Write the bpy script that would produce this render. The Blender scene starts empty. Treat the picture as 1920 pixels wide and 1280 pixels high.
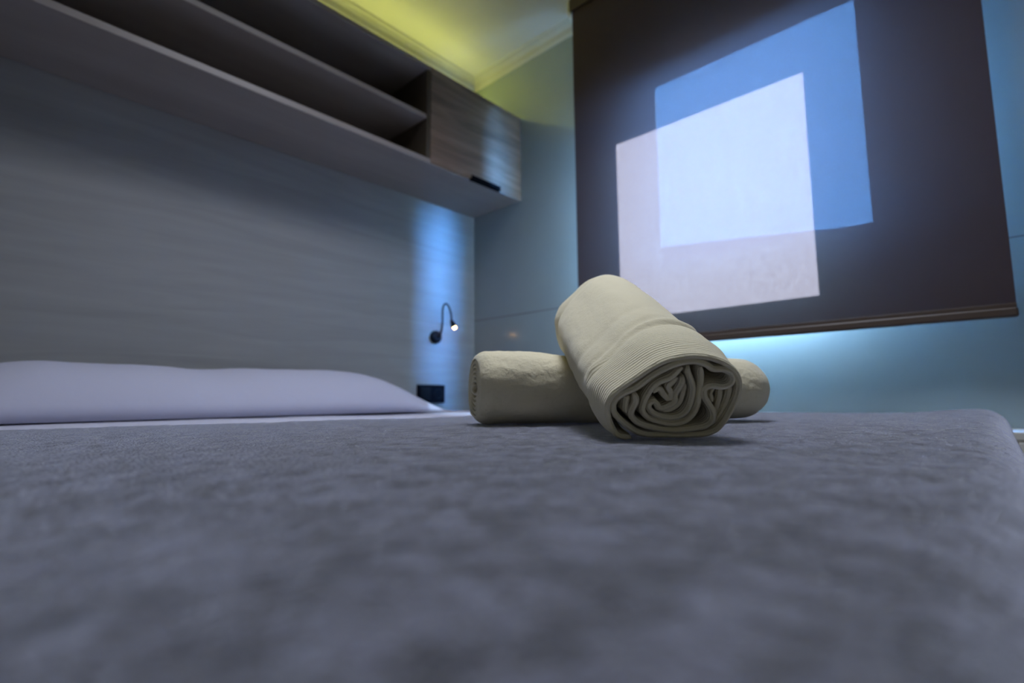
import bpy, bmesh, math, random
from mathutils import Vector, Matrix, noise

S = bpy.context.scene
C = S.collection
H = 0.60                      # camera height above the floor; fitted heights are relative to the lens

# ---------------------------------------------------------------- camera
F_PX, YAW, PITCH, ROLL = 964.97, 0.74668, 0.109544, -0.0078475
CAM = Vector((-1.82765, -1.96, H))
fwd = Vector((math.cos(PITCH)*math.cos(YAW), math.cos(PITCH)*math.sin(YAW), math.sin(PITCH)))
rgt0 = Vector((math.sin(YAW), -math.cos(YAW), 0)); up0 = rgt0.cross(fwd)
rgt = rgt0*math.cos(ROLL) + up0*math.sin(ROLL)
upv = -rgt0*math.sin(ROLL) + up0*math.cos(ROLL)
cam = bpy.data.cameras.new('camera'); camo = bpy.data.objects.new('camera', cam); C.objects.link(camo)
m = Matrix((rgt, upv, -fwd)).transposed().to_4x4(); m.translation = CAM
camo.matrix_world = m
cam.sensor_width = 36; cam.lens = F_PX*36/1920; cam.clip_start = 0.005
cam.dof.use_dof = True; cam.dof.focus_distance = 0.60; cam.dof.aperture_fstop = 3.5
S.camera = camo

def at(x, y, d):              # measured point of the place: image position and depth
    return CAM + d*(fwd + rgt*((x-960)/F_PX) - upv*((y-640)/F_PX))

# ---------------------------------------------------------------- world, sun, exposure
w = bpy.data.worlds.new('world'); S.world = w; w.use_nodes = True
wn = w.node_tree; wn.nodes.clear()
wo = wn.nodes.new('ShaderNodeOutputWorld'); wb = wn.nodes.new('ShaderNodeBackground')
wb.inputs[0].default_value = (0.10, 0.31, 0.80, 1); SKY = 150.0
# hazy blue sky, brighter towards the side the sun stands on
tcw = wn.nodes.new('ShaderNodeTexCoord'); sxw = wn.nodes.new('ShaderNodeSeparateXYZ'); wn.links.new(tcw.outputs['Generated'], sxw.inputs[0])
mrw = wn.nodes.new('ShaderNodeMapRange'); wn.links.new(sxw.outputs['Y'], mrw.inputs[0])
mrw.inputs[1].default_value = -0.35; mrw.inputs[2].default_value = -0.95; mrw.inputs[3].default_value = 1.0; mrw.inputs[4].default_value = 2.6
mlw = wn.nodes.new('ShaderNodeMath'); mlw.operation = 'MULTIPLY'; mlw.inputs[1].default_value = SKY
wn.links.new(mrw.outputs[0], mlw.inputs[0]); wn.links.new(mlw.outputs[0], wb.inputs[1])
wn.links.new(wb.outputs[0], wo.inputs[0])
sun = bpy.data.lights.new('sun', 'SUN'); suno = bpy.data.objects.new('sun', sun); C.objects.link(suno)
sun.energy = 720.0; sun.angle = 0.009; sun.color = (0.52, 0.75, 1.0)
suno.rotation_euler = Vector((-0.12, 0.113, -0.222)).to_track_quat('-Z', 'Y').to_euler()
suno.location = (3, -4, 6)
vs = S.view_settings
vs.view_transform = 'Standard'; vs.look = 'None'; vs.gamma = 1; vs.exposure = 0.0; vs.use_curve_mapping = False

# ---------------------------------------------------------------- helpers
def tag(o, label=None, cat=None, group=None, kind=None):
    if label: o['label'] = label
    if cat: o['category'] = cat
    if group: o['group'] = group
    if kind: o['kind'] = kind
    return o

def thing(name, label, cat, loc=(0, 0, 0), group=None):
    o = bpy.data.objects.new(name, None); C.objects.link(o); o.location = loc
    o.empty_display_size = 0.1
    return tag(o, label, cat, group)

def mesh_obj(name, verts, faces, mat, parent=None, smooth=False):
    me = bpy.data.meshes.new(name); me.from_pydata([tuple(v) for v in verts], [], faces); me.update()
    if smooth:
        me.polygons.foreach_set('use_smooth', [True]*len(me.polygons))
    o = bpy.data.objects.new(name, me); C.objects.link(o)
    if mat: me.materials.append(mat)
    if parent:
        o.parent = parent
        o.location = -Vector(parent.location)
    return o

def from_bm(name, bm, mat, parent=None, smooth=False):
    me = bpy.data.meshes.new(name); bm.to_mesh(me); bm.free()
    if smooth:
        me.polygons.foreach_set('use_smooth', [True]*len(me.polygons))
    o = bpy.data.objects.new(name, me); C.objects.link(o)
    if mat: me.materials.append(mat)
    if parent:
        o.parent = parent
        o.location = -Vector(parent.location)
    return o

def box(bm, x0, x1, y0, y1, z0, z1, bev=0.0, seg=2):
    r = bmesh.ops.create_cube(bm, size=1.0)
    vs_ = r['verts']
    for v in vs_:
        v.co = Vector(((x0+x1)/2+v.co.x*(x1-x0), (y0+y1)/2+v.co.y*(y1-y0), (z0+z1)/2+v.co.z*(z1-z0)))
    if bev > 0:
        es = list({e for v in vs_ for e in v.link_edges})
        bmesh.ops.bevel(bm, geom=es, offset=bev, segments=seg, profile=0.5, affect='EDGES')

def boxes(name, lst, mat, parent=None, bev=0.0):
    bm = bmesh.new()
    for b in lst: box(bm, *b, bev=bev)
    return from_bm(name, bm, mat, parent)

def tube(name, pts, rad, mat, parent=None, seg=14, cap=True):
    vs_, fs = [], []
    n = len(pts); prev = None
    rads = rad if isinstance(rad, (list, tuple)) else [rad]*n
    for i, p in enumerate(pts):
        p = Vector(p); t = (Vector(pts[min(i+1, n-1)]) - Vector(pts[max(i-1, 0)])).normalized()
        if prev is None:
            a = t.orthogonal().normalized()
        else:
            a = (prev - t*prev.dot(t)).normalized()
        prev = a; b = t.cross(a)
        for k in range(seg):
            an = 2*math.pi*k/seg
            vs_.append(p + (a*math.cos(an)+b*math.sin(an))*rads[i])
    for i in range(n-1):
        for k in range(seg):
            k2 = (k+1) % seg
            fs.append((i*seg+k, i*seg+k2, (i+1)*seg+k2, (i+1)*seg+k))
    if cap:
        fs.append(tuple(range(seg-1, -1, -1))); fs.append(tuple((n-1)*seg+k for k in range(seg)))
    return mesh_obj(name, vs_, fs, mat, parent, True)

def lathe(name, prof, origin, axis, mat, parent=None, seg=40):
    axis = Vector(axis).normalized(); a = axis.orthogonal().normalized(); b = axis.cross(a)
    o = Vector(origin); pts = []; fs = []
    for (r, h) in prof:
        for k in range(seg):
            an = 2*math.pi*k/seg
            pts.append(o + axis*h + (a*math.cos(an)+b*math.sin(an))*max(r, 1e-5))
    for i in range(len(prof)-1):
        for k in range(seg):
            k2 = (k+1) % seg
            fs.append((i*seg+k, i*seg+k2, (i+1)*seg+k2, (i+1)*seg+k))
    return mesh_obj(name, pts, fs, mat, parent, True)

def sm(a, b, x):
    t = min(1, max(0, (x-a)/(b-a))); return t*t*(3-2*t)

# ---------------------------------------------------------------- materials
def mat(name):
    mt = bpy.data.materials.new(name); mt.use_nodes = True; nt = mt.node_tree; nt.nodes.clear()
    out = nt.nodes.new('ShaderNodeOutputMaterial')
    return mt, nt, out

def principled(name, col, rough=0.5, spec=0.5, metal=0.0, sheen=0.0):
    mt, nt, out = mat(name)
    p = nt.nodes.new('ShaderNodeBsdfPrincipled'); nt.links.new(p.outputs[0], out.inputs[0])
    p.inputs['Base Color'].default_value = (*col, 1); p.inputs['Roughness'].default_value = rough
    p.inputs['Specular IOR Level'].default_value = spec; p.inputs['Metallic'].default_value = metal
    p.inputs['Sheen Weight'].default_value = sheen
    return mt, nt, p

def coord(nt, scale=(1, 1, 1)):
    tc = nt.nodes.new('ShaderNodeTexCoord'); mp = nt.nodes.new('ShaderNodeMapping')
    mp.inputs['Scale'].default_value = scale
    nt.links.new(tc.outputs['Object'], mp.inputs[0]); return mp.outputs[0]

def noise_node(nt, vec, scale, detail=4, rough=0.55, dist=0.0):
    n = nt.nodes.new('ShaderNodeTexNoise'); nt.links.new(vec, n.inputs['Vector'])
    n.inputs['Scale'].default_value = scale; n.inputs['Detail'].default_value = detail
    n.inputs['Roughness'].default_value = rough; n.inputs['Distortion'].default_value = dist
    return n

def ramp(nt, fac, stops):
    r = nt.nodes.new('ShaderNodeValToRGB'); nt.links.new(fac, r.inputs[0])
    e = r.color_ramp.elements
    while len(e) < len(stops): e.new(0.5)
    for i, (p, c) in enumerate(stops):
        e[i].position = p; e[i].color = (*c, 1)
    return r

def bump(nt, p, h, strength, dist, prev=None):
    b = nt.nodes.new('ShaderNodeBump'); b.inputs['Strength'].default_value = strength
    b.inputs['Distance'].default_value = dist; nt.links.new(h, b.inputs['Height'])
    if prev: nt.links.new(prev.outputs[0], b.inputs['Normal'])
    nt.links.new(b.outputs[0], p.inputs['Normal']); return b

def mat_noise(name, c1, c2, scale, stretch=(1, 1, 1), rough=0.6, bumps=0.0, bd=0.001, spec=0.4, detail=5, dist=0.0, lo=0.35, hi=0.65):
    mt, nt, p = principled(name, c1, rough, spec)
    v = coord(nt, stretch); n = noise_node(nt, v, scale, detail, dist=dist)
    r = ramp(nt, n.outputs[0], [(lo, c1), (hi, c2)])
    nt.links.new(r.outputs[0], p.inputs['Base Color'])
    if bumps: bump(nt, p, n.outputs[0], bumps, bd)
    return mt

# window wall: smooth off-white lacquered wall panel
M_wall = mat_noise('painted_panel', (0.30, 0.355, 0.365), (0.325, 0.38, 0.39), 3, rough=0.2, spec=0.6)
M_wall_plain = mat_noise('painted_wall', (0.42, 0.41, 0.40), (0.46, 0.45, 0.44), 3, rough=0.7, spec=0.3)
M_ceil = mat_noise('ceiling_board', (0.60, 0.60, 0.57), (0.64, 0.64, 0.61), 2, rough=0.42, spec=0.35)
M_cornice = mat_noise('cornice_paint', (0.50, 0.50, 0.46), (0.54, 0.54, 0.50), 6, rough=0.5)
# head wall: pale limed wood laminate, long horizontal grain
M_head = mat_noise('limed_wood_panel', (0.32, 0.325, 0.315), (0.385, 0.39, 0.38), 3.2, stretch=(0.55, 1, 6.0), rough=0.5, spec=0.3, dist=0.8, lo=0.3, hi=0.7, bumps=0.1, bd=0.001)
M_floor = mat_noise('floor_boards', (0.20, 0.15, 0.11), (0.30, 0.23, 0.17), 6, stretch=(0.3, 4, 1), rough=0.5)
M_shelf = mat_noise('shelf_laminate', (0.30, 0.262, 0.24), (0.34, 0.30, 0.275), 4, stretch=(0.4, 3, 3), rough=0.4, spec=0.35)
M_shelf_in = mat_noise('shelf_back', (0.035, 0.032, 0.03), (0.05, 0.046, 0.042), 4, rough=0.6)
M_oak = mat_noise('oak_door', (0.14, 0.092, 0.062), (0.31, 0.215, 0.152), 3.0, stretch=(0.6, 1, 7.0), rough=0.42, spec=0.4, dist=1.2, lo=0.3, hi=0.68, bumps=0.1, bd=0.001)
M_div, _, _ = principled('dark_oak_edge', (0.085, 0.066, 0.045), 0.55)
M_black, _, _ = principled('black_satin', (0.004, 0.006, 0.009), 0.7, 0.06)
M_blackm, _, _ = principled('black_metal', (0.006, 0.008, 0.011), 0.5, 0.15)
M_white, _, _ = principled('white_plastic', (0.62, 0.60, 0.55), 0.5)
M_lacq, _, _ = principled('white_lacquer', (0.80, 0.79, 0.74), 0.45)
M_frame, _, _ = principled('window_frame_white', (0.75, 0.75, 0.74), 0.4)
M_bar, _, _ = principled('brown_rail', (0.085, 0.060, 0.045), 0.45)
M_roof = mat_noise('dark_roof', (0.015, 0.014, 0.014), (0.03, 0.028, 0.027), 20, rough=0.9)
M_ground = mat_noise('gravel', (0.03, 0.03, 0.028), (0.05, 0.05, 0.045), 40, rough=1.0)

# sheets / pillow cotton
def cotton(name, col):
    mt, nt, p = principled(name, col, 0.85, 0.2, sheen=0.15)
    v = coord(nt); n = noise_node(nt, v, 900, 2); n2 = noise_node(nt, v, 14, 3)
    b = bump(nt, p, n2.outputs[0], 0.25, 0.006); bump(nt, p, n.outputs[0], 0.2, 0.0004, b)
    return mt
M_cotton = cotton('white_cotton', (0.54, 0.545, 0.67))
M_sheet = cotton('white_sheet', (0.64, 0.64, 0.77))
M_mattress = cotton('mattress_ticking', (0.70, 0.69, 0.67))

# fleece blanket: plush pile crushed in patches
mt, nt, p = principled('fleece', (0.3, 0.3, 0.3), 0.95, 0.1, sheen=1.0)
p.inputs['Sheen Tint'].default_value = (0.72, 0.76, 1.0, 1)
p.inputs['Sheen Roughness'].default_value = 0.45
v = coord(nt)
big = noise_node(nt, v, 34, 5, 0.6, 0.5); mid = noise_node(nt, v, 85, 5, 0.65, 0.4); fine = noise_node(nt, v, 420, 3, 0.6)
mx = nt.nodes.new('ShaderNodeMath'); mx.operation = 'MULTIPLY_ADD'
nt.links.new(big.outputs[0], mx.inputs[0]); mx.inputs[1].default_value = 0.55
m2 = nt.nodes.new('ShaderNodeMath'); m2.operation = 'MULTIPLY'; nt.links.new(mid.outputs[0], m2.inputs[0]); m2.inputs[1].default_value = 0.45
nt.links.new(m2.outputs[0], mx.inputs[2])
r = ramp(nt, mx.outputs[0], [(0.40, (0.022, 0.015, 0.010)), (0.48, (0.080, 0.072, 0.076)), (0.58, (0.20, 0.20, 0.255))])
nt.links.new(r.outputs[0], p.inputs['Base Color'])
b0 = bump(nt, p, mid.outputs[0], 0.7, 0.008); b1 = bump(nt, p, fine.outputs[0], 0.9, 0.0025, b0)
shn = nt.nodes.new('ShaderNodeBsdfSheen'); shn.inputs['Roughness'].default_value = 0.42; shn.inputs['Color'].default_value = (0.86, 0.91, 1.0, 1)
nt.links.new(b1.outputs[0], shn.inputs['Normal'])
ads = nt.nodes.new('ShaderNodeAddShader'); nt.links.new(p.outputs[0], ads.inputs[0]); nt.links.new(shn.outputs[0], ads.inputs[1])
nt.links.new(ads.outputs[0], [n for n in nt.nodes if n.type == 'OUTPUT_MATERIAL'][0].inputs[0])
M_fleece = mt

# terry towel
def terry(name, ribs, lump=0.5):
    mt, nt, p = principled(name, (0.77, 0.70, 0.485), 0.95, 0.1, sheen=0.3)
    v = coord(nt)
    n1 = noise_node(nt, v, 130, 4, 0.6, 0.3); n2 = noise_node(nt, v, 900, 3, 0.6)
    last = bump(nt, p, n1.outputs[0], lump, 0.004)
    last = bump(nt, p, n2.outputs[0], 0.55, 0.0011, last)
    if ribs:                    # woven border: fine cords that run around the roll near its end
        sx = nt.nodes.new('ShaderNodeSeparateXYZ'); nt.links.new(v, sx.inputs[0])
        wv = nt.nodes.new('ShaderNodeMath'); wv.operation = 'MULTIPLY'; nt.links.new(sx.outputs['Y'], wv.inputs[0]); wv.inputs[1].default_value = 2*math.pi/0.0042
        nd = noise_node(nt, v, 70, 2); ad = nt.nodes.new('ShaderNodeMath'); ad.operation = 'MULTIPLY_ADD'
        nt.links.new(nd.outputs[0], ad.inputs[0]); ad.inputs[1].default_value = 5.0; nt.links.new(wv.outputs[0], ad.inputs[2])
        sn = nt.nodes.new('ShaderNodeMath'); sn.operation = 'SINE'; nt.links.new(ad.outputs[0], sn.inputs[0])
        mk = nt.nodes.new('ShaderNodeMapRange'); nt.links.new(sx.outputs['Y'], mk.inputs[0])
        mk.inputs[1].default_value = 0.062; mk.inputs[2].default_value = 0.080; mk.inputs[3].default_value = 1; mk.inputs[4].default_value = 0
        mu = nt.nodes.new('ShaderNodeMath'); mu.operation = 'MULTIPLY'; nt.links.new(sn.outputs[0], mu.inputs[0]); nt.links.new(mk.outputs[0], mu.inputs[1])
        last = bump(nt, p, mu.outputs[0], 0.45, 0.0012, last)
    return mt
M_towel_f = terry('terry_front', True, 0.22)
M_towel_r = terry('terry_rear', False, 0.55)

# roller blind: brown sun-screen weave; a little light passes straight through the weave, the rest glows through the threads
mt, nt, out = mat('screen_fabric')
df = nt.nodes.new('ShaderNodeBsdfDiffuse'); tl = nt.nodes.new('ShaderNodeBsdfTranslucent'); tr = nt.nodes.new('ShaderNodeBsdfTransparent')
v = coord(nt)
bf = nt.nodes.new('ShaderNodeNewGeometry')
mc = nt.nodes.new('ShaderNodeMix'); mc.data_type = 'RGBA'
mc.inputs[6].default_value = (0.070, 0.050, 0.046, 1); mc.inputs[7].default_value = (0.40, 0.42, 0.42, 1)   # room side brown, window side pale coating
nt.links.new(bf.outputs['Backfacing'], mc.inputs[0]); nt.links.new(mc.outputs[2], df.inputs[0])
cn = noise_node(nt, coord(nt, (1, 1, 1)), 60, 6, 0.65)
cr = ramp(nt, cn.outputs[0], [(0.3, (0.78, 0.50, 0.47)), (0.7, (0.98, 0.65, 0.60))]); nt.links.new(cr.outputs[0], tl.inputs[0])
a1 = nt.nodes.new('ShaderNodeMixShader'); a1.inputs[0].default_value = 0.0110
nt.links.new(df.outputs[0], a1.inputs[1]); nt.links.new(tl.outputs[0], a1.inputs[2])
a2 = nt.nodes.new('ShaderNodeMixShader'); a2.inputs[0].default_value = 0.0044
op = nt.nodes.new('ShaderNodeMapRange'); nt.links.new(cn.outputs[0], op.inputs[0]); op.inputs[1].default_value = 0.3; op.inputs[2].default_value = 0.7
op.inputs[3].default_value = 0.0036; op.inputs[4].default_value = 0.0050; nt.links.new(op.outputs[0], a2.inputs[0])
nt.links.new(a1.outputs[0], a2.inputs[1]); nt.links.new(tr.outputs[0], a2.inputs[2]); nt.links.new(a2.outputs[0], out.inputs[0])
M_screen = mt

mt, nt, out = mat('window_glass')
tr = nt.nodes.new('ShaderNodeBsdfTransparent'); tr.inputs[0].default_value = (0.96, 0.98, 0.98, 1)
gl = nt.nodes.new('ShaderNodeBsdfGlossy'); gl.inputs['Roughness'].default_value = 0.02
ms = nt.nodes.new('ShaderNodeMixShader'); ms.inputs[0].default_value = 0.06; nt.links.new(tr.outputs[0], ms.inputs[1]); nt.links.new(gl.outputs[0], ms.inputs[2])
nt.links.new(ms.outputs[0], out.inputs[0]); M_glass = mt

def emis(name, col, s):
    mt, nt, out = mat(name); e = nt.nodes.new('ShaderNodeEmission')
    e.inputs[0].default_value = (*col, 1); e.inputs[1].default_value = s
    nt.links.new(e.outputs[0], out.inputs[0]); return mt
M_led = emis('led_diffuser', (0.80, 0.83, 0.20), 24.0)
M_bulb = emis('reading_led', (1.0, 0.55, 0.20), 18.0)

# ---------------------------------------------------------------- the room
XL, YF = -3.3, -3.0
ZC = H + 1.726
def struct(o): return tag(o, kind='structure')
struct(boxes('floor', [(XL-0.1, 0.1, YF-0.1, 0.1, -0.05, 0)], M_floor))
struct(boxes('ceiling', [(XL-0.1, 0.1, YF-0.1, 0.1, ZC, ZC+0.05)], M_ceil))
struct(boxes('wall_left', [(XL-0.1, 0.0, 0.0, 0.08, 0, ZC)], M_head))          # wall behind the bed head
struct(boxes('wall_back', [(XL-0.08, XL, YF, 0, 0, ZC)], M_wall_plain))
struct(boxes('wall_front', [(XL, 0.0, YF-0.08, YF, 0, ZC)], M_wall_plain))
# window wall with its opening
WY0, WY1, WZ0, WZ1 = -1.741, -1.062, H+0.515, H+1.240
T = 0.006
struct(boxes('wall_right', [(0, T, YF-0.08, WY0, 0, ZC), (0, T, WY1, 0.08, 0, ZC),
                            (0, T, WY0, WY1, 0, WZ0), (0, T, WY0, WY1, WZ1, ZC)], M_wall))
# panel joint of the window wall, a fine dark groove filler
M_joint, _, _ = principled('joint', (0.16, 0.17, 0.17), 0.7)
struct(boxes('trim_1', [(-0.0015, 0, YF, -0.002, H+0.4005, H+0.4045)], M_joint))
# cornices
def cornice(name, along):
    prof = [(0, -0.055), (0.006, -0.055), (0.012, -0.045), (0.016, -0.022), (0.03, -0.010), (0.045, -0.006), (0.05, 0.0)]
    vs_, fs = [], []
    for t in (0, 1):
        for d, z in prof:
            if along == 'y': vs_.append((-d, -0.0 if t == 0 else YF, ZC+z))
            else: vs_.append((0.0 if t == 0 else XL, -d, ZC+z))
    n = len(prof)
    for i in range(n-1): fs.append((i, i+1, n+i+1, n+i))
    return struct(mesh_obj(name, vs_, fs, M_cornice))
cornice('trim_2', 'y'); cornice('trim_3', 'x')

# window: frame outside the wall skin, with its pane
wf = tag(boxes('window_1', [(T, 0.03, WY0-0.05, WY0-0.012, WZ0-0.05, WZ1+0.05), (T, 0.03, WY1+0.012, WY1+0.05, WZ0-0.05, WZ1+0.05),
                       (T, 0.03, WY0-0.012, WY1+0.012, WZ0-0.05, WZ0-0.012), (T, 0.03, WY0-0.012, WY1+0.012, WZ1+0.03, WZ1+0.05)], M_frame), kind='structure')
boxes('pane', [(0.020, 0.024, WY0-0.012, WY1+0.012, WZ0-0.012, WZ1+0.03)], M_glass, wf)

# outside: ground and the dark roof of a neighbouring cabin
gnd = boxes('ground', [(0.1, 30, -15, 15, -0.5, -0.45)], M_ground); tag(gnd, kind='structure')
cab = thing('neighbouring_cabin', 'dark sloping roofline of a cabin seen faintly through the blind', 'cabin', (3.5, -1, -0.45))
XC = 2.5
def roof_z(y): return H + 1.204 + (y+1.436)*(1.372-1.204)/(0.162+1.436)
vs_ = []
for x in (XC, XC+3.0):
    for (y, z) in ((-3.2, -0.45), (1.6, -0.45), (1.6, roof_z(1.6)-0.06), (-3.2, roof_z(-3.2)-0.06)):
        vs_.append((x, y, z))
mesh_obj('cabin_wall', vs_, [(0, 1, 2, 3), (7, 6, 5, 4), (0, 4, 5, 1), (1, 5, 6, 2), (2, 6, 7, 3), (3, 7, 4, 0)], M_roof, cab)
vs_ = []
for x in (XC-0.0, XC+3.1):
    for (y, z) in ((-3.5, roof_z(-3.5)-0.06), (1.9, roof_z(1.9)-0.06), (1.9, roof_z(1.9)), (-3.5, roof_z(-3.5))):
        vs_.append((x, y, z))
mesh_obj('roof', vs_, [(0, 1, 2, 3), (7, 6, 5, 4), (0, 4, 5, 1), (1, 5, 6, 2), (2, 6, 7, 3), (3, 7, 4, 0)], M_roof, cab)

# ---------------------------------------------------------------- roller blind
BX = -0.12; BY0, BY1 = -2.021, -0.7513
ZB = H + 0.183
bl = thing('roller_blind', 'brown roller blind hanging in front of the sunlit window', 'blind', (BX, (BY0+BY1)/2, ZB))
vs_, fs = [], []
RR, RZ = 0.024, H + 1.693                                 # roller
path = []
for k in range(9):
    a = math.pi*0.5*(1-k/8)
    path.append((BX+RR-RR*math.cos(a)*1.0, RZ+RR*math.sin(a)))
nz = 60
for k in range(1, nz+1):
    z = RZ + (ZB+0.03-RZ)*k/nz
    path.append((BX, z))
ny = 40
for (x, z) in path:
    for j in range(ny+1):
        y = BY0 + (BY1-BY0)*j/ny
        d = 0.0016*noise.noise(Vector((y*3, z*3, 2))) * sm(ZB, ZB+0.3, z)
        vs_.append((x + d, y, z))
for i in range(len(path)-1):
    for j in range(ny):
        a = i*(ny+1)+j
        fs.append((a, a+1, a+ny+2, a+ny+1))
scr = mesh_obj('screen_fabric', vs_, fs, M_screen, bl, True)
# rounded bottom rail
bm = bmesh.new(); box(bm, BX-0.010, BX+0.008, BY0-0.002, BY1+0.002, ZB, ZB+0.024, bev=0.005)
box(bm, BX-0.006, BX+0.004, BY0, BY1, ZB+0.024, ZB+0.034, bev=0.001)
from_bm('bottom_rail', bm, M_bar, bl)
tube('roller', [(BX+RR, BY0+0.003, RZ), (BX+RR, BY1-0.003, RZ)], RR-0.001, M_bar, bl, 28)
for y in (BY0-0.012, BY1+0.012):
    bm = bmesh.new()
    bmesh.ops.create_cone(bm, cap_ends=True, segments=28, radius1=0.034, radius2=0.034, depth=0.018,
                          matrix=Matrix.Translation((BX+RR, y, RZ-0.012)) @ Matrix.Rotation(math.pi/2, 4, 'X'))
    box(bm, BX+RR-0.03, BX+RR+0.03, y-0.008, y+0.008, RZ, ZC, bev=0.002)
    from_bm('bracket', bm, M_white, bl)
# fascia in front of the roller
boxes('fascia', [(BX-0.012, BX-0.008, BY0-0.006, BY1+0.006, H+1.666, ZC-0.004)], M_bar, bl)

# ---------------------------------------------------------------- wall shelf with its cabinet
SH, SB, ST, SM, XD = 0.341, H+0.961, H+1.389, H+1.162, -0.566
SL = -2.9
sh = thing('wall_shelf', 'long open wall shelf with an oak end cupboard above the bed', 'shelf', (-1.5, -SH/2, SB))
g = 0.002
boxes('bottom_board', [(SL, -g, -SH, -g, SB, SB+0.022)], M_shelf, sh, 0.0015)
boxes('top_board', [(SL, -g, -SH, -g, ST-0.020, ST)], M_shelf, sh, 0.0015)
boxes('middle_board', [(SL+0.02, XD-0.018, -SH+0.004, -0.012, SM-0.010, SM+0.010)], M_shelf, sh, 0.0015)
boxes('back_panel', [(SL+0.02, XD-0.018, -0.012, -g, SB+0.022, ST-0.020)], M_shelf, sh)
boxes('divider', [(XD-0.018, XD, -SH+0.001, -g, SB+0.022, ST-0.020)], M_div, sh, 0.001)
boxes('side_panel', [(SL, SL+0.02, -SH+0.001, -g, SB+0.022, ST-0.020)], M_shelf, sh, 0.001)
boxes('side_panel', [(-0.020, -g, -SH+0.001, -g, SB+0.022, ST-0.020)], M_shelf, sh, 0.001)
door = boxes('cupboard_door', [(XD+0.002, -0.004, -SH-0.001, -SH+0.017, SB+0.003, ST-0.002)], M_oak, sh, 0.0012)
door.data.transform(Matrix.Identity(4))
hb = bmesh.new()
box(hb, -0.350, -0.168, -SH-0.020, -SH-0.001, SB-0.004, SB+0.004, bev=0.001)
box(hb, -0.350, -0.168, -SH-0.020, -SH-0.016, SB-0.004, SB+0.018, bev=0.001)
me = bpy.data.meshes.new('door_handle'); hb.to_mesh(me); hb.free(); me.materials.append(M_black)
ho = bpy.data.objects.new('door_handle', me); C.objects.link(ho); ho.parent = door

# yellow LED profile on the wall above the shelf
led = thing('led_light_strip', 'yellow LED strip hidden above the wall shelf', 'light', (-1.5, -0.015, H+1.56))
boxes('led_profile', [(SL+0.05, -0.03, -0.014, -0.002, H+1.550, H+1.576)], M_white, led)
boxes('led_diffuser', [(SL+0.06, -0.04, -0.020, -0.014, H+1.554, H+1.572)], M_led, led)

# ---------------------------------------------------------------- reading lamp
bc = Vector((-0.262, 0, H+0.297))
lp = thing('reading_lamp', 'small black gooseneck reading lamp lit on the bed head wall', 'lamp', bc)
lathe('lamp_base', [(0, 0.024), (0.018, 0.024), (0.028, 0.021), (0.031, 0.014), (0.031, 0.0)], bc, (0, -1, 0), M_blackm, lp)
hd = Vector((-0.219, -0.075, H+0.372)); tip = Vector((-0.207, -0.085, H+0.338))
ctrl = [bc+Vector((0, -0.02, 0.0)), bc+Vector((0.0, -0.045, 0.012)), bc+Vector((0.000, -0.058, 0.06)), Vector((-0.268, -0.066, H+0.42)),
        Vector((-0.262, -0.070, H+0.447)), Vector((-0.247, -0.073, H+0.452)), Vector((-0.232, -0.075, H+0.430)), Vector((-0.224, -0.076, H+0.405)), hd]
def catmull(P, n=8, closed=False):
    out = []
    for i in range(len(P)-1):
        p0 = P[max(i-1, 0)]; p1 = P[i]; p2 = P[i+1]; p3 = P[min(i+2, len(P)-1)]
        for k in range(n):
            t = k/n
            out.append(0.5*((2*p1)+(p2-p0)*t+(2*p0-5*p1+4*p2-p3)*t*t+(3*p1-p0-3*p2+p3)*t**3))
    out.append(P[-1].copy()); return out
gp = catmull(ctrl, 14)
tube('gooseneck', gp, [0.0042+0.0007*(i % 2) for i in range(len(gp))], M_blackm, lp, 12)
ax = (tip-hd).normalized()
hdo = lathe('lamp_head', [(0.0, -0.004), (0.007, -0.004), (0.009, 0.004), (0.012, 0.014), (0.0125, 0.030), (0.0115, 0.031)], hd, ax, M_blackm, lp)
blb = lathe('bulb', [(0.009, 0.0305), (0.0095, 0.035), (0.007, 0.041), (0.0, 0.043)], hd, ax, M_bulb, lp)

# ---------------------------------------------------------------- socket plate
sk = thing('socket_plate', 'black double switch and socket plate low on the bed head wall', 'socket', (-0.285, 0, H+0.022))
boxes('plate', [(-0.367, -0.203, -0.010, 0, H-0.020, H+0.066)], M_black, sk, 0.003)
boxes('switch_rocker', [(-0.352, -0.294, -0.014, -0.009, H-0.007, H+0.053)], M_blackm, sk, 0.002)
lathe('socket_well', [(0.024, 0.0), (0.024, 0.002), (0.021, 0.002), (0.019, -0.006), (0, -0.006)], (-0.247, -0.0115, H+0.023), (0, -1, 0), M_blackm, sk)

# ---------------------------------------------------------------- bed
EX0, EX1, EY0, EY1 = -1.93, -0.285, -1.985, -0.04           # top outline of the made-up bed
ZS = H - 0.054
bed = thing('bed', 'double bed with a pale mattress under the white sheet', 'bed', ((EX0+EX1)/2, (EY0+EY1)/2, 0))
bm = bmesh.new(); box(bm, EX0+0.02, EX1-0.02, EY0+0.02, EY1, H-0.29, ZS-0.014, bev=0.035, seg=4)
from_bm('mattress', bm, M_mattress, bed, True)
boxes('bed_base', [(EX0+0.03, EX1-0.03, EY0+0.03, EY1, 0.10, H-0.292)], M_shelf_in, bed, 0.004)
for x in (EX0+0.08, EX1-0.08):
    for y in (EY0+0.08, EY1-0.08):
        boxes('leg', [(x-0.025, x+0.025, y-0.025, y+0.025, 0, 0.10)], M_blackm, bed, 0.003)

def top_z(x, y):
    z = -0.0425
    z += 0.0018*noise.noise(Vector((x*2.6, y*2.6, 0.3))) + 0.0012*noise.noise(Vector((x*7, y*7, 4)))
    z += 0.012*math.exp(-((x+0.36)**2/0.02+(y+1.93)**2/0.008))
    return z

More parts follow.
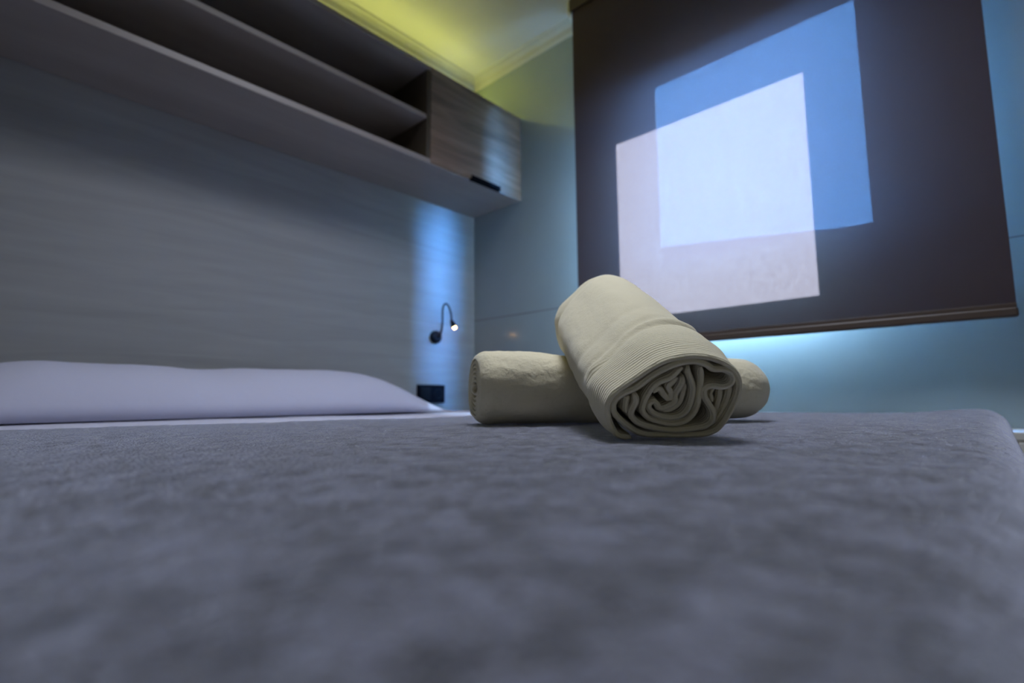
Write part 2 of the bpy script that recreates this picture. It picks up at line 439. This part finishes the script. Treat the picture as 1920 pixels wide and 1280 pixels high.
def drape(name, x0, x1, y0, y1, lift, skirt, rad, mat_, y_top=None, step=0.008, amp=0.0, thick=0.005, foot=True, sidedrop=True, folds=True):
    """cloth over the bed: flat top, rounded shoulders, hanging skirt on both sides and at the foot"""
    arc = rad*math.pi/2
    def mapc(u, lo, hi, do_lo=True, do_hi=True):
        # returns position and drop for unrolled coordinate u
        if u < lo+rad and do_lo:
            s = (lo+rad)-u
            if s < arc: a = s/rad; return lo+rad-rad*math.sin(a), rad*(1-math.cos(a)), -1
            return lo, rad+(s-arc), -1
        if u > hi-rad and do_hi:
            s = u-(hi-rad)
            if s < arc: a = s/rad; return hi-rad+rad*math.sin(a), rad*(1-math.cos(a)), 1
            return hi, rad+(s-arc), 1
        return u, 0.0, 0
    ux0, ux1 = x0-(arc-rad)-skirt, x1+(arc-rad)+skirt
    uy0 = y0-(arc-rad)-skirt if foot else y0
    nx = int((ux1-ux0)/step); nyy = int((y1-uy0)/step)
    vs_, fs = [], []
    for i in range(nx+1):
        u = ux0+(ux1-ux0)*i/nx
        x, dx, sx_ = mapc(u, x0, x1)
        for j in range(nyy+1):
            yt = y1 if y_top is None else y_top(x)
            vv = uy0+(yt-uy0)*j/nyy
            y, dy, sy_ = mapc(vv, y0, 99, foot, False)
            drop = max(dx, dy) + 0.35*min(dx, dy)
            z = H + top_z(x, y) + lift - drop
            fl = sm(0.03, 0.25, drop)*0.012 if folds else 0
            xx = x + sx_*fl*(0.6+math.sin(y*21+math.sin(y*7)*2)); yy = y + (-1 if sy_ else 0)*fl*(0.6+math.sin(x*19+1))
            if amp:
                q = Vector((xx, yy, z))
                n = noise.noise(q*55)*0.5+noise.noise(q*130)*0.35+noise.noise(q*18)*0.25
                d = amp*n
                if drop < rad*0.9: z += d
                else:
                    if dx > dy: xx += sx_*d
                    else: yy -= d
            vs_.append((xx, yy, z))
    for i in range(nx):
        for j in range(nyy):
            a = i*(nyy+1)+j; b = a+nyy+1
            fs.append((a, b, b+1, a+1))
    o = mesh_obj(name, vs_, fs, mat_, None, True)
    md = o.modifiers.new('thickness', 'SOLIDIFY'); md.thickness = thick; md.offset = -1
    return o
sheet = drape('bed_sheet', EX0+0.008, EX1-0.008, -1.24, EY1, -0.0140, 0.06, 0.045, M_sheet, step=0.02, thick=0.001, foot=False, folds=False)
for v_ in sheet.data.vertices:          # plumper over the uncovered head half
    if v_.co.z > H-0.09: v_.co.z += 0.0095*sm(-1.05, -0.80, v_.co.y + 0.21*(v_.co.x+1.83))*(1-0.5*sm(-1.4, -0.7, v_.co.x))
tag(sheet, 'white cotton sheet showing between the pillow and the grey throw', 'sheet')
def head_edge(x): return -0.86 - 0.50*(x+1.83)*(0.42 if x < -0.9 else 0.42) - 0.012*math.sin(x*9)
blk = drape('throw_blanket', EX0, EX1, EY0, -0.86, 0.0, 0.30, 0.042, M_fleece, y_top=head_edge, step=0.0065, amp=0.0018, thick=0.009)
tag(blk, 'plush grey fleece throw spread over the foot half of the bed', 'blanket')

# ---------------------------------------------------------------- pillow
def pillow():
    x0, x1 = -2.02, -0.575; yb, yf = -0.07, -0.50; zb = H-0.0435
    nu, nv = 110, 40; vs_, fs = [], []
    cx, cy = (x0+x1)/2, (yb+yf)/2; hx, hy = (x1-x0)/2, (yb-yf)/2
    for side in (1, -1):
        for i in range(nu+1):
            for j in range(nv+1):
                u = -1+2*i/nu; v_ = -1+2*j/nv
                u = math.copysign(abs(u)**0.85, u); 
                x = cx+hx*u*(1-0.05*(1-v_*v_)*0 - 0.02*abs(v_)**3*0); y = cy+hy*v_*(1-0.05*abs(u)**6)
                ex = 1-abs(u)**(6.0); ey = 1-abs(v_)**2.4
                tx = min(1.0, (x1-x)/0.34) if u > 0 else min(1.0, (x-x0)/0.34)
                fx = math.sin(max(0, tx)*math.pi/2)**0.95
                hgt = max(0, fx)*max(0, ey)**0.62
                if side > 0:
                    wr = 0.004*noise.noise(Vector((x*5, y*8, 1)))+0.002*noise.noise(Vector((x*14, y*18, 3)))
                    dip = 0.010*math.exp(-((x+1.36+0.3*(y+0.3))/0.09)**2)
                    z = zb + hgt*(0.140+wr-dip)
                else:
                    z = zb - hgt*0.001
                vs_.append((x, y, z))
    n1 = (nu+1)*(nv+1)
    for s_ in (0, 1):
        for i in range(nu):
            for j in range(nv):
                a = s_*n1+i*(nv+1)+j; b = a+nv+1
                fs.append((a, b, b+1, a+1) if s_ == 0 else (a, a+1, b+1, b))
    bm = bmesh.new()
    me = bpy.data.meshes.new('t'); me.from_pydata([tuple(v) for v in vs_], [], fs); bm.from_mesh(me)
    bmesh.ops.remove_doubles(bm, verts=bm.verts, dist=0.0008)
    bmesh.ops.recalc_face_normals(bm, faces=bm.faces)
    o = from_bm('pillow', bm, M_cotton, None, True)
    return tag(o, 'long white pillow lying against the bed head wall', 'pillow')
pillow()

# low white cabinet beyond the foot corner of the bed
cb = thing('bedside_cabinet', 'low white cabinet against the window wall past the bed foot', 'cabinet', (-0.14, -2.1, 0))
boxes('cabinet_body', [(-0.170, -0.003, -2.36, -1.80, 0, H-0.105)], M_lacq, cb, 0.003)
boxes('cabinet_top', [(-0.176, -0.003, -2.37, -1.79, H-0.105, H-0.086)], M_lacq, cb, 0.003)
dr = boxes('drawer_front', [(-0.181, -0.170, -2.35, -1.81, 0.28, H-0.11)], M_lacq, cb, 0.002)

# ---------------------------------------------------------------- rolled towels
def rs(P, n):                 # smooth 2-D polyline to n points of equal spacing
    Q = catmull([Vector((a, b)) for a, b in P], 16)
    L = [0]
    for i in range(1, len(Q)): L.append(L[-1]+(Q[i]-Q[i-1]).length)
    out = []; k = 0
    for i in range(n):
        t = L[-1]*i/(n-1)
        while k < len(L)-2 and L[k+1] < t: k += 1
        f = (t-L[k])/max(1e-9, L[k+1]-L[k]); out.append(Q[k].lerp(Q[k+1], min(1, f)))
    return out, L[-1]

def roll(name, strands, L, shape, mat_, half, M=110, res=0.0028, end_r=0.0045):
    """strands: centre lines in metres at the near end; shape(a,b,s)->(x,z,sy) places them along the roll"""
    vs_, fs = [], []
    for P, s0, s1 in strands:
        Ln = rs(P, 10)[1]; n = max(24, int(Ln/res)); Q, _ = rs(P, n)
        # unit normals
        N = []
        for i in range(n):
            t = (Q[min(i+1, n-1)]-Q[max(i-1, 0)]); t = t.normalized() if t.length > 1e-9 else Vector((1, 0)); N.append(Vector((-t.y, t.x)))
        st = []
        for k in range(6): st.append((s0+end_r*(1-math.cos(k/5*math.pi/2)), math.sin(k/5*math.pi/2)))
        for k in range(1, M): st.append((s0+end_r+(s1-s0-2*end_r)*k/M, 1.0))
        for k in range(5, -1, -1): st.append((s1-end_r*(1-math.cos(k/5*math.pi/2)), math.sin(k/5*math.pi/2)))
        base = len(vs_); K = len(st)
        for (s, hw) in st:
            for side in (1, -1):
                for i in range(n):
                    h = half*max(hw, 0.12)*min(1, (0.55+min(i, n-1-i)*0.25))
                    q = Q[i]+N[i]*h*side
                    x, z, y = shape(q.x, q.y, s)
                    vs_.append((x, y, z))
        R = 2*n
        for k in range(K-1):
            for side in (0, 1):
                o = base+k*R+side*n
                for i in range(n-1):
                    f = (o+i, o+i+1, o+R+i+1, o+R+i)
                    fs.append(f if side else f[::-1])
            for i, fl in ((0, 0), (n-1, 1)):
                a = base+k*R+i; b = a+n
                f = (a, b, b+R, a+R); fs.append(f if fl else f[::-1])
        for k, fl in ((0, 0), (K-1, 1)):
            o = base+k*R
            for i in range(n-1):
                f = (o+i, o+i+1, o+n+i+1, o+n+i); fs.append(f if fl else f[::-1])
    o = mesh_obj(name, vs_, fs, mat_, None, True)
    bm = bmesh.new(); bm.from_mesh(o.data); bmesh.ops.recalc_face_normals(bm, faces=bm.faces); bm.to_mesh(o.data); bm.free()
    o.data.polygons.foreach_set('use_smooth', [True]*len(o.data.polygons))
    return o

# end face of the front towel: the folds as they lie
def fc(L_): return [((x-1045)/745*0.0655, -(y-582)/468*0.0425) for x, y in L_]
S1 = fc([(600, 1052), (520, 1050), (440, 1020), (385, 940), (345, 850), (325, 760), (322, 670), (360, 580), (430, 510), (540, 430), (650, 355), (770, 270), (900, 200),
         (1060, 155), (1230, 140), (1400, 160), (1560, 215), (1680, 300), (1745, 400), (1765, 520), (1740, 650), (1690, 780), (1630, 890), (1560, 975),
         (1440, 1025), (1250, 1035), (1000, 1032), (780, 1025), (660, 990), (560, 925), (470, 850), (400, 765), (385, 680), (415, 610), (490, 550),
         (600, 500), (700, 430), (800, 350), (940, 270), (1090, 215), (1240, 200), (1370, 235), (1450, 285), (1560, 290), (1650, 325), (1685, 400),
         (1650, 465), (1560, 485), (1460, 470), (1385, 500), (1390, 590), (1440, 670), (1500, 760), (1505, 860), (1440, 930), (1330, 955), (1200, 975),
         (1060, 980), (920, 965), (780, 930), (660, 880), (590, 800), (600, 720), (635, 650), (625, 580), (600, 545)])
S2 = fc([(1320, 262), (1335, 330), (1345, 430), (1338, 560), (1335, 690), (1290, 810), (1200, 890), (1060, 915), (920, 890), (790, 840), (725, 760), (735, 660),
         (775, 560), (830, 480), (900, 430), (980, 400), (1035, 360), (1080, 310), (1120, 270)])
S3 = fc([(1190, 262), (1195, 330), (1235, 410), (1268, 500), (1268, 620), (1240, 740), (1170, 820), (1060, 850), (930, 830), (830, 780), (790, 710), (830, 655),
         (880, 690), (920, 740), (1000, 720), (1080, 670), (1075, 590), (1110, 520), (1145, 440), (1135, 370)])
S7 = fc([(1688, 480), (1690, 600), (1650, 740), (1590, 860), (1500, 950)])
S8 = fc([(1600, 530), (1600, 650), (1580, 760), (1545, 860)])
S9 = fc([(1530, 530), (1500, 600), (1530, 690)])
S4 = fc([(545, 580), (535, 680), (540, 780)])
S5 = fc([(1195, 480), (1180, 600), (1150, 700), (1060, 770), (960, 780)])
S6 = fc([(830, 560), (900, 520), (960, 590), (1020, 640), (1030, 560), (1000, 500), (1050, 440), (1085, 390)])

def front_shape(L):
    def f(a, b, s):
        t = s/L
        th = math.atan2(b/0.0425, a/0.0655); rr = min(1.2, math.hypot(a/0.0655, b/0.0425))
        wx = 1.0+0.09*sm(0, 0.14, t)
        wz = 1.0+0.40*sm(0.0, 0.95, t)+0.10*sm(0, 0.1, t)
        c, s_ = math.cos(th), math.sin(th)
        n = 0.030*noise.noise(Vector((c*1.6, s_*1.6, s*14)))+0.014*noise.noise(Vector((c*4, s_*4, s*36+7)))
        # creases that run obliquely around the upper side
        g1 = 0.088+0.022*c+0.012*math.sin(th*1.0); g2 = 0.120+0.03*c
        top = sm(-0.35, 0.25, s_)
        cr = -0.105*math.exp(-((s-g1)/0.0065)**2)*top + 0.030*math.exp(-((s-(g1+g2)/2)/0.009)**2)*top - 0.075*math.exp(-((s-g2)/0.007)**2)*top*sm(0.9, -0.2, c)
        cr += -0.05*math.exp(-((s-0.17-0.03*c)/0.011)**2)*top*sm(0.8, -0.3, c)
        cr -= 0.09*math.exp(-((s-(L-0.062)-0.02*s_)/0.010)**2)*sm(0.1, -0.6, c)
        k = 1+(n+cr)*sm(0.5, 1.0, rr)*sm(0.0, 0.03, s)
        # rounded far end: the cloth turns in
        e = max(0.0, (s-(L-0.045))/0.045)
        k *= 1-0.36*e**2.8
        bow = 0.0
        x = a*wx*k; z = b*wz*k
        # underside yields where it crosses the other towel
        zz = z+0.0
        return x, zz, s
    return f
p_near = at(1265, 743, 0.495); p_near.z = H-0.0002
p_far = at(1112, 578, 0.915)
Lf = (p_far-p_near).length
YA = (p_far-p_near).normalized(); XA = YA.cross(Vector((0, 0, 1))).normalized(); ZA = XA.cross(YA)
strands = [(S1, 0.0, Lf), (S2, 0.003, Lf-0.006), (S3, 0.004, Lf-0.004), (S4, 0.004, 0.12), (S5, 0.010, Lf-0.01), (S6, 0.006, Lf-0.008), (S7, 0.007, Lf-0.01), (S8, 0.010, Lf-0.01), (S9, 0.012, 0.2)]
tw = roll('rolled_towel', strands, Lf, front_shape(Lf), M_towel_f, 0.0030)
mw = Matrix((XA, YA, ZA)).transposed().to_4x4(); mw.translation = p_near; tw.matrix_world = mw
tag(tw, 'cream towel roll leaning across another, its spiral end facing forward', 'towel', 'rolled bath towels')

def spiral(r0, turns, pitch, ph, flat=1.0):
    out = []
    n = int(turns*14)
    for i in range(n+1):
        a = 2*math.pi*turns*i/n
        r = r0-pitch*a/(2*math.pi)
        out.append((r*math.cos(ph-a), r*math.sin(ph-a)*flat))
    return out
def rear_shape(L):
    def f(a, b, s):
        th = math.atan2(b, a); c, s_ = math.cos(th), math.sin(th); r = math.hypot(a, b)/0.062
        n = 0.035*noise.noise(Vector((c*1.5+5, s_*1.5, s*10)))+0.020*noise.noise(Vector((c*4+5, s_*4, s*30)))+0.010*noise.noise(Vector((c*10, s_*10, s*90)))
        e0 = max(0.0, (0.018-s)/0.018); e1 = max(0.0, (s-(L-0.05))/0.05)
        k = 1+n*sm(0.5, 1, r); k *= (1-0.16*e0**2)*(1-0.36*e1**2.4)
        k *= 1-0.12*sm(0.25, 0.95, s/L)
        z = b*k; lim = -0.0605+0.006*sm(0.25, 0.95, s/L)
        if z < lim*0.93: z = lim*0.93+(z-lim*0.93)*0.25
        # pressed down by the towel that leans on it
        pr = math.exp(-((s-0.235)/0.10)**2)
        if z > 0.02: z -= (z-0.02)*0.34*pr
        return a*k*1.03, z, s + 0.004*c*(1-s/L)
    return f
q0 = at(889, 722, 0.815); q1 = at(1420, 722, 0.905)
q0.z = H-0.0425+0.0585; q1.z = H-0.0425+0.0545
Lr = (q1-q0).length
YA2 = (q1-q0).normalized(); XA2 = YA2.cross(Vector((0, 0, 1))).normalized(); ZA2 = XA2.cross(YA2)
tr_ = roll('rolled_towel', [(spiral(0.0600, 6.4, 0.0084, -2.2), 0, Lr)], Lr, rear_shape(Lr), M_towel_r, 0.0036, M=150, res=0.003)
mw = Matrix((XA2, YA2, ZA2)).transposed().to_4x4(); mw.translation = q0; tr_.matrix_world = mw
tag(tr_, 'cream towel roll lying flat on the throw underneath the leaning one', 'towel', 'rolled bath towels')

# ---------------------------------------------------------------- added overhead fill, out of frame, to brighten bed and towels
cl = thing('fill_light', 'square white fill light added unseen above the middle of the bed', 'lamp', (-1.08, -1.42, ZC))
boxes('fill_housing', [(-1.39, -0.77, -1.73, -1.11, ZC-0.035, ZC)], M_white, cl, 0.004)
la = bpy.data.lights.new('lamp', 'AREA'); la.shape = 'SQUARE'; la.size = 0.58; la.energy = 15.0; la.spread = math.radians(135); la.color = (0.80, 0.85, 1.0)  # emitter of the added fill, cool and soft
lo = bpy.data.objects.new('lamp', la); C.objects.link(lo); lo.location = (0, 0, -0.04); lo.parent = cl
